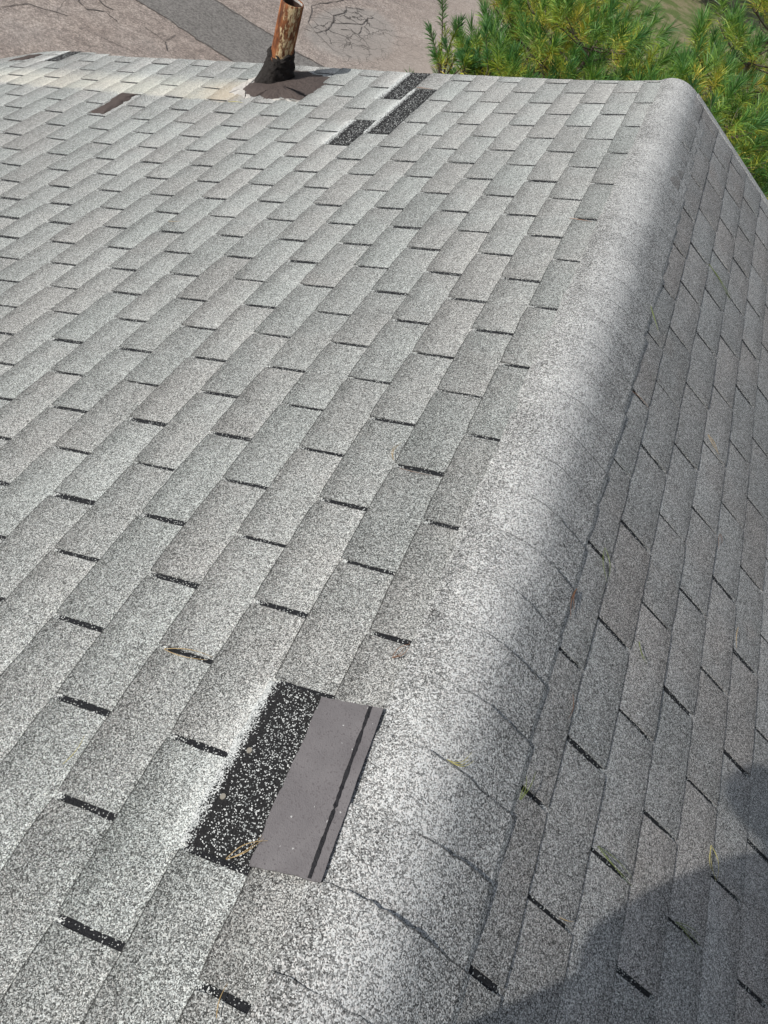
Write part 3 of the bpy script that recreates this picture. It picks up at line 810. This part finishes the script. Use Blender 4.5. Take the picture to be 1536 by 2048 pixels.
def pine(x, y, ztop, label, rmax, spread=.62, whorls=10, gap=.25, nn=84, extra=()):
    root = empty('pine_tree', (x, y, GZ)); tag(root, label, 'pine tree', 'pine trees behind the gable end')
    V, F = [], []
    npts = 14; tp = [(x + .03 * math.sin(i), y + .03 * math.cos(1.7 * i), GZ - .1 + (ztop - GZ + .1) * i / (npts - 1)) for i in range(npts)]
    tube(V, F, tp, [.11 * (1 - i / (npts - 1)) ** .8 + .006 for i in range(npts)], 10)
    N = Needles(); BV, BF = V, F
    top = np.array([x, y, ztop])
    N.shoot(top - [0, 0, .05], [0, 0, 1], .26, nn * 2, .10, .15, .5)
    def bough(start, az, L, rise, sub=True):
        d = np.array([math.cos(az), math.sin(az), 0]); n = 9; pts = []
        bendz = rng.normal(0, .05)
        for i in range(n):
            t = i / (n - 1)
            pts.append(start + d * L * t + np.array([0, 0, rise * L * t * (.35 + .65 * t)]) + np.array([-d[1], d[0], 0]) * (bendz * L * math.sin(t * 3)))
        tube(BV, BF, [tuple(p) for p in pts], [.003 + .010 * (1 - i / (n - 1)) * min(1.2, L) for i in range(n)], 5)
        ax = unit(pts[-1] - pts[-2]) + np.array([0, 0, .75])
        N.shoot(pts[-1], ax, .16 + .08 * rng.random(), int(nn * 1.2), .115, .12 + .1 * rng.random(), .6)
        m = int(L / .105)
        for k_ in range(m):
            t = .22 + .78 * (k_ + rng.random()) / m; t = min(t, .97)
            i = t * (n - 1); i0 = int(i); p = pts[i0] + (pts[min(i0 + 1, n - 1)] - pts[i0]) * (i - i0)
            sgn = 1 if k_ % 2 else -1
            sd = np.array([-d[1], d[0], 0]) * sgn * (.5 + .6 * rng.random()) + d * .7 + np.array([0, 0, .25 + .5 * rng.random()])
            sl = (.08 + .20 * rng.random()) * (1.15 - .6 * t) * min(1.3, .6 + L)
            q = p + unit(sd) * sl
            tube(BV, BF, [tuple(p), tuple((p + q) / 2 + np.array([0, 0, -.01])), tuple(q)], [.004, .0035, .003], 4)
            up = unit(sd) * .55 + np.array([0, 0, .9 + .3 * rng.random()])
            N.shoot(q, up, .11 + .10 * rng.random(), nn, .090 + .025 * rng.random(), .06 + .24 * rng.random(), .25 + .42 * rng.random())
            if rng.random() < .75:
                q2 = p + unit(sd) * sl * .55
                N.shoot(q2, up + rng.normal(0, .3, 3), .10, int(nn * .6), .085, .45 + .4 * rng.random(), .3)
    for k_ in range(whorls):
        z = ztop - .08 - gap * k_
        L = min(rmax, .20 + gap * (k_ + .4) * spread * 1.6)
        nb = 6 + (k_ > 1) * 2 + (k_ > 4) * 2
        a0 = rng.random() * 6.28
        for b in range(nb):
            az = a0 + 2 * math.pi * b / nb + rng.normal(0, .18)
            LL = L * (.8 + .35 * rng.random())
            if y + LL * math.sin(az) < 3.95 and z > -3.2:            # boughs do not grow through the gable
                LL = max(.25, (y - 3.95) / max(.05, -math.sin(az)))
            bough(np.array([x, y, z + rng.normal(0, .04)]), az, LL, .28 + .15 * rng.random())
    for (sx, sy, sz, az, L, rise) in extra: bough(np.array([sx, sy, sz]), az, L, rise)
    mesh('trunk', BV, BF, M_bark, root, smooth=True)
    N.build('crown', root)
def sapling(x, y, zfork, shoots, label):
    """slim young pine: a stem that forks below a handful of separate upright shoots"""
    root = empty('pine_tree', (x, y, GZ)); tag(root, label, 'pine tree', 'pine trees behind the gable end')
    V, F = [], []; n = 10
    tube(V, F, [(x + .015 * math.sin(i_ * 1.3), y, GZ - .1 + (zfork - GZ + .1) * i_ / (n - 1)) for i_ in range(n)], [.045 - .033 * i_ / (n - 1) for i_ in range(n)], 8)
    N = Needles(); fork = Vector((x, y, zfork))
    for b, t in shoots:
        b, t = Vector(b), Vector(t); mid = (fork + b) / 2 + Vector((0, 0, -.03))
        tube(V, F, [tuple(fork - Vector((0, 0, .05))), tuple(mid), tuple(b), tuple(t)], [.008, .006, .005, .002], 5)
        L = (t - b).length
        N.shoot(b + (t - b) * .15, t - b, L, int(70 + 330 * L), .062, .10, .22)                     # this year's blue-green needles
        N.shoot(mid + (b - mid) * .45, (b - mid).normalized() * .6 + Vector((0, 0, .8)), (b - mid).length * .7 + .02, 42, .068, .55, .4)   # older yellow ones below
    for k_ in range(14):                                                                              # lower whorls, mostly behind the roof edge
        a = k_ * 2.4; z = zfork - .02 - .05 * k_; r = .10 + .02 * k_
        q = Vector((x + r * math.cos(a), max(y + r * math.sin(a), 3.9), z + .05))
        tube(V, F, [(x, y, z - .04), tuple(q)], [.006, .003], 4); N.shoot(q, (math.cos(a) * .4, math.sin(a) * .4, .9), .10, 60, .07, .25, .5)
    mesh('trunk', V, F, M_bark, root, smooth=True); N.build('crown', root)
sapling(-1.34, 4.97, -1.10, [((-1.466, 5.05, -.905), (-1.563, 5.07, -.676)), ((-1.45, 5.0, -.99), (-1.549, 5.02, -.893)), ((-1.413, 5.12, -.922), (-1.405, 5.14, -.80)), ((-1.357, 4.95, -.965), (-1.406, 4.97, -.90)),
    ((-1.387, 4.9, -1.0), (-1.448, 4.92, -.97)), ((-1.316, 4.95, -.978), (-1.30, 4.97, -.91)), ((-1.236, 4.95, -.94), (-1.275, 4.97, -.845)), ((-1.213, 4.9, -.954), (-1.27, 4.92, -.91)), ((-1.196, 4.95, -.97), (-1.184, 4.97, -.91))],
    'slim young pine with one tall spire of needles standing apart against the driveway')
sapling(-1.08, 5.0, -1.08, [((-1.134, 5.05, -.866), (-1.203, 5.07, -.75)), ((-1.118, 5.0, -.938), (-1.185, 5.02, -.882)), ((-1.058, 5.0, -.908), (-1.054, 5.02, -.815)), ((-1.076, 4.95, -.902), (-1.119, 4.97, -.836)), ((-1.155, 5.0, -.983), (-1.195, 5.02, -.944))],
    'single upright pine sprig between the tall spire and the broad bushy pine')
pine(-.55, 5.6, -.62, 'broad bushy pine just behind the far ridge corner', .72)
pine(.40, 5.15, -.54, 'dense pine beyond the right gable edge at the picture edge', .95)
pine(-.95, 7.2, -.84, 'pine farther back, between the driveway and the lawn', .66, .6)
pine(.56, 6.5, -.20, 'taller slim pine at the top right corner beside the sunny lawn', .5, .4)

# shrub by the lawn
def shrub(x, y, r, h, label):
    root = empty('shrub', (x, y, GZ)); tag(root, label, 'shrub')
    V, F = [], []
    for k_ in range(7):
        a = k_ * .9; tip = (x + r * .6 * math.cos(a), y + r * .6 * math.sin(a), GZ + h * .8)
        tube(V, F, [(x, y, GZ - .05), (x + r * .2 * math.cos(a), y + r * .2 * math.sin(a), GZ + h * .4), tip], [.04, .025, .01], 5)
    mesh('stem', V, F, M_bark, root)
    n = 9000; d = unit(rng.normal(0, 1, (n, 3))); rr = (.55 + .5 * rng.random(n)) ** 1.0
    lob = 1 + .22 * np.sin(4 * np.arctan2(d[:, 1], d[:, 0])) + .15 * np.sin(7 * d[:, 2] + 2)
    c = np.array([x, y, GZ + h * .55]) + d * (rr * lob)[:, None] * np.array([r, r, h * .5])
    a = unit(rng.normal(0, 1, (n, 3))); b = unit(np.cross(a, rng.normal(0, 1, (n, 3)))); sz = (.04 + .05 * rng.random(n))[:, None]
    Vv = np.stack([c - a * sz, c + b * sz * .5, c + a * sz, c - b * sz * .5], 1).reshape(-1, 3)
    T = NT('shrub_leaf'); rn = T.attr('rnd'); T.b.inputs['Roughness'].default_value = .5
    m = T.color(T.ramp(rn, [(0, (.010, .020, .008)), (.6, (.035, .055, .016)), (1, (.13, .13, .04))]))
    mesh('leaves', Vv, (np.arange(n)[:, None] * 4 + np.arange(4)).tolist(), m, root, attrs={'rnd': np.repeat(rng.random(n), 4)})
shrub(-.1, 27.5, 1.5, 2.3, 'dark leafy shrub at the back edge of the lawn')
shrub(-3.6, 30.0, 1.8, 2.2, 'olive green shrub behind the end of the driveway')

# ------------------------------------------------------------------ the photographer (behind the camera; casts the shadow at lower right)
def skin_body(name, pts, edges, mat, parent, root=0, sub=2):
    me = bpy.data.meshes.new(name); me.from_pydata([p[:3] for p in pts], edges, []); me.materials.append(mat)
    o = link(bpy.data.objects.new(name, me))
    o.modifiers.new('skin', 'SKIN'); sk = me.skin_vertices[0].data
    for i, p in enumerate(pts):
        rx = p[3]; ry = p[4] if len(p) > 4 else p[3]
        sk[i].radius = (rx, ry); sk[i].use_root = (i == root)
    m = o.modifiers.new('sub', 'SUBSURF'); m.levels = sub; m.render_levels = sub
    dg = bpy.context.evaluated_depsgraph_get(); ev_ = o.evaluated_get(dg); m2 = bpy.data.meshes.new_from_object(ev_)
    o.modifiers.clear(); o.data = m2; o.data.polygons.foreach_set('use_smooth', [True] * len(m2.polygons))
    if parent: o.parent = parent; o.matrix_parent_inverse = Matrix.Translation(-Vector(parent.location))
    return o
bx, by = -.48, -.96
zl = PL(-6, 2.2, .0)[2]
def roofz(x): return -abs(x) * math.tan(PITCH) + .012
M_skin = simple('skin', (.52, .33, .24), .55); M_shirt = simple('grey_shirt', (.20, .21, .23)); M_jean = simple('jeans', (.07, .09, .14)); M_boot = simple('boots', (.10, .075, .055)); M_hair = simple('hair', (.04, .028, .02))
lf = (-.58, -1.16); rf = (-.30, -1.17)
zl, zr = roofz(lf[0]) , roofz(rf[0])
hipz = .74
# phone just behind the lens
ph_c = CAM - FWD * .012 + DOWN * .045 + RIGHT * .012
HL = Vector(ph_c) - RIGHT * .048 + DOWN * .025 - FWD * .02; HR = Vector(ph_c) + RIGHT * .048 + DOWN * .025 - FWD * .02
EL = Vector((-.70, -.53, 1.03)); ER = Vector((.0, -.80, .95))
SL = Vector((-.66, -.76, 1.16)); SR = Vector((-.28, -.80, 1.16))
def lerp(a, b, t): return tuple(Vector(a) + (Vector(b) - Vector(a)) * t)
person = empty('person', (bx, by, roofz(bx)))
tag(person, 'person in grey shirt and jeans standing on the roof, both hands holding a phone', 'person')
pts = [(bx, by, hipz, .14, .10), (bx, by + .12, hipz + .2, .135, .095), (bx, by + .18, hipz + .38, .155, .10), (bx, by + .20, hipz + .53, .06, .06), (bx + .01, by + .23, hipz + .61, .055, .058),
       (bx + .012, by + .26, hipz + .71, .075, .092), (bx + .012, by + .25, hipz + .80, .062, .078)]
ed = [(0, 1), (1, 2), (2, 3), (3, 4), (4, 5), (5, 6)]
def add(p, par):
    pts.append(p); ed.append((par, len(pts) - 1)); return len(pts) - 1
for S, Eb, Hd in ((SL, EL, HL), (SR, ER, HR)):
    i = add((*S, .058), 2); i = add((*lerp(S, Eb, .5), .05), i); i = add((*Eb, .043), i); i = add((*lerp(Eb, Hd, .5), .038), i); i = add((*lerp(Eb, Hd, .80), .026), i); i = add((*lerp(Eb, Hd, .97), .032, .02), i)
for sx, ft, zz in ((-.10, lf, zl), (.10, rf, zr)):
    h = (bx + sx, by, hipz - .06); k = ((h[0] + ft[0]) / 2 + .0, (h[1] + ft[1]) / 2, (hipz + zz) / 2)
    i = add((*h, .095), 0); i = add((*lerp(h, k, .5), .078), i); i = add((*k, .058), i); i = add((*lerp(k, (ft[0], ft[1], zz + .08), .4), .056), i)
    i = add((ft[0], ft[1], zz + .09, .040), i); i = add((ft[0], ft[1] + .10, zz + .045, .038, .03), i); i = add((ft[0], ft[1] + .17, zz + .035, .034, .022), i)
skin_body('body', pts, ed, M_skin, person)
# hands
for sgn, Hd in ((-1, HL), (1, HR)):
    for f in range(5):
        up = -DOWN * (.05 - .022 * f) if f < 4 else -DOWN * .03
        b0 = Hd + up * .6
        if f < 4: p = [b0, b0 + RIGHT * sgn * .012 + FWD * .004 + up * .3, b0 + RIGHT * sgn * .004 + up * .4 + FWD * .008, b0 - RIGHT * sgn * .022 + up * .4 + FWD * .007]
        else: p = [b0, b0 - FWD * .012 - RIGHT * sgn * .008, b0 - FWD * .012 - RIGHT * sgn * .03]
        skin_body('finger', [(*q, .0085 - .0007 * k_) for k_, q in enumerate(p)], [(k_, k_ + 1) for k_ in range(len(p) - 1)], M_skin, person, sub=1)
sp = [(bx, by + .10, hipz - .07, .185, .150), (bx, by + .18, hipz + .2, .185, .145), (bx, by + .18, hipz + .38, .175, .118), (bx, by + .20, hipz + .48, .085, .08)]
se = [(0, 1), (1, 2), (2, 3)]
for S, Eb in ((SL, EL), (SR, ER)):
    sp.append((*S, .072)); se.append((2, len(sp) - 1)); sp.append((*lerp(S, Eb, .5), .085)); se.append((len(sp) - 2, len(sp) - 1)); sp.append((*lerp(S, Eb, 1.0), .075)); se.append((len(sp) - 2, len(sp) - 1))
skin_body('shirt', sp, se, M_shirt, person)
jp = [(bx, by, hipz + .06, .158, .115), (bx, by, hipz - .02, .16, .12)]; je = [(0, 1)]
for sx, ft, zz in ((-.10, lf, zl), (.10, rf, zr)):
    h = (bx + sx, by, hipz - .08); k = ((h[0] + ft[0]) / 2, (h[1] + ft[1]) / 2, (hipz + zz) / 2)
    jp.append((*h, .108)); je.append((1, len(jp) - 1))
    for q, r in ((lerp(h, k, .5), .092), (k, .074), (lerp(k, (ft[0], ft[1], zz + .08), .5), .068), ((ft[0], ft[1], zz + .10), .060)):
        jp.append((*q, r)); je.append((len(jp) - 2, len(jp) - 1))
skin_body('jeans', jp, je, M_jean, person)
for ft, zz in ((lf, zl), (rf, zr)):
    skin_body('boot', [(ft[0], ft[1] - .06, zz + .045, .045, .045), (ft[0], ft[1], zz + .06, .05, .055), (ft[0], ft[1] + .1, zz + .045, .05, .04), (ft[0], ft[1] + .19, zz + .035, .045, .03)], [(0, 1), (1, 2), (2, 3)], M_boot, person)
skin_body('hair', [(bx + .012, by + .225, hipz + .75, .082, .085), (bx + .012, by + .225, hipz + .85, .080, .088)], [(0, 1)], M_hair, person)
# phone
bm = bmesh.new(); bmesh.ops.create_cube(bm, size=1)
bmesh.ops.scale(bm, vec=(.076, .156, .008), verts=bm.verts)
bmesh.ops.bevel(bm, geom=list(bm.edges), offset=.003, segments=2, affect='EDGES')
me = bpy.data.meshes.new('phone'); bm.to_mesh(me); bm.free(); me.materials.append(simple('phone_case', (.02, .02, .022), .35, .5))
phone = link(bpy.data.objects.new('phone', me)); phone.matrix_world = Matrix.Translation(ph_c) @ rot.to_4x4()
tag(phone, 'black phone held upright in the hands of the person on the roof', 'phone')
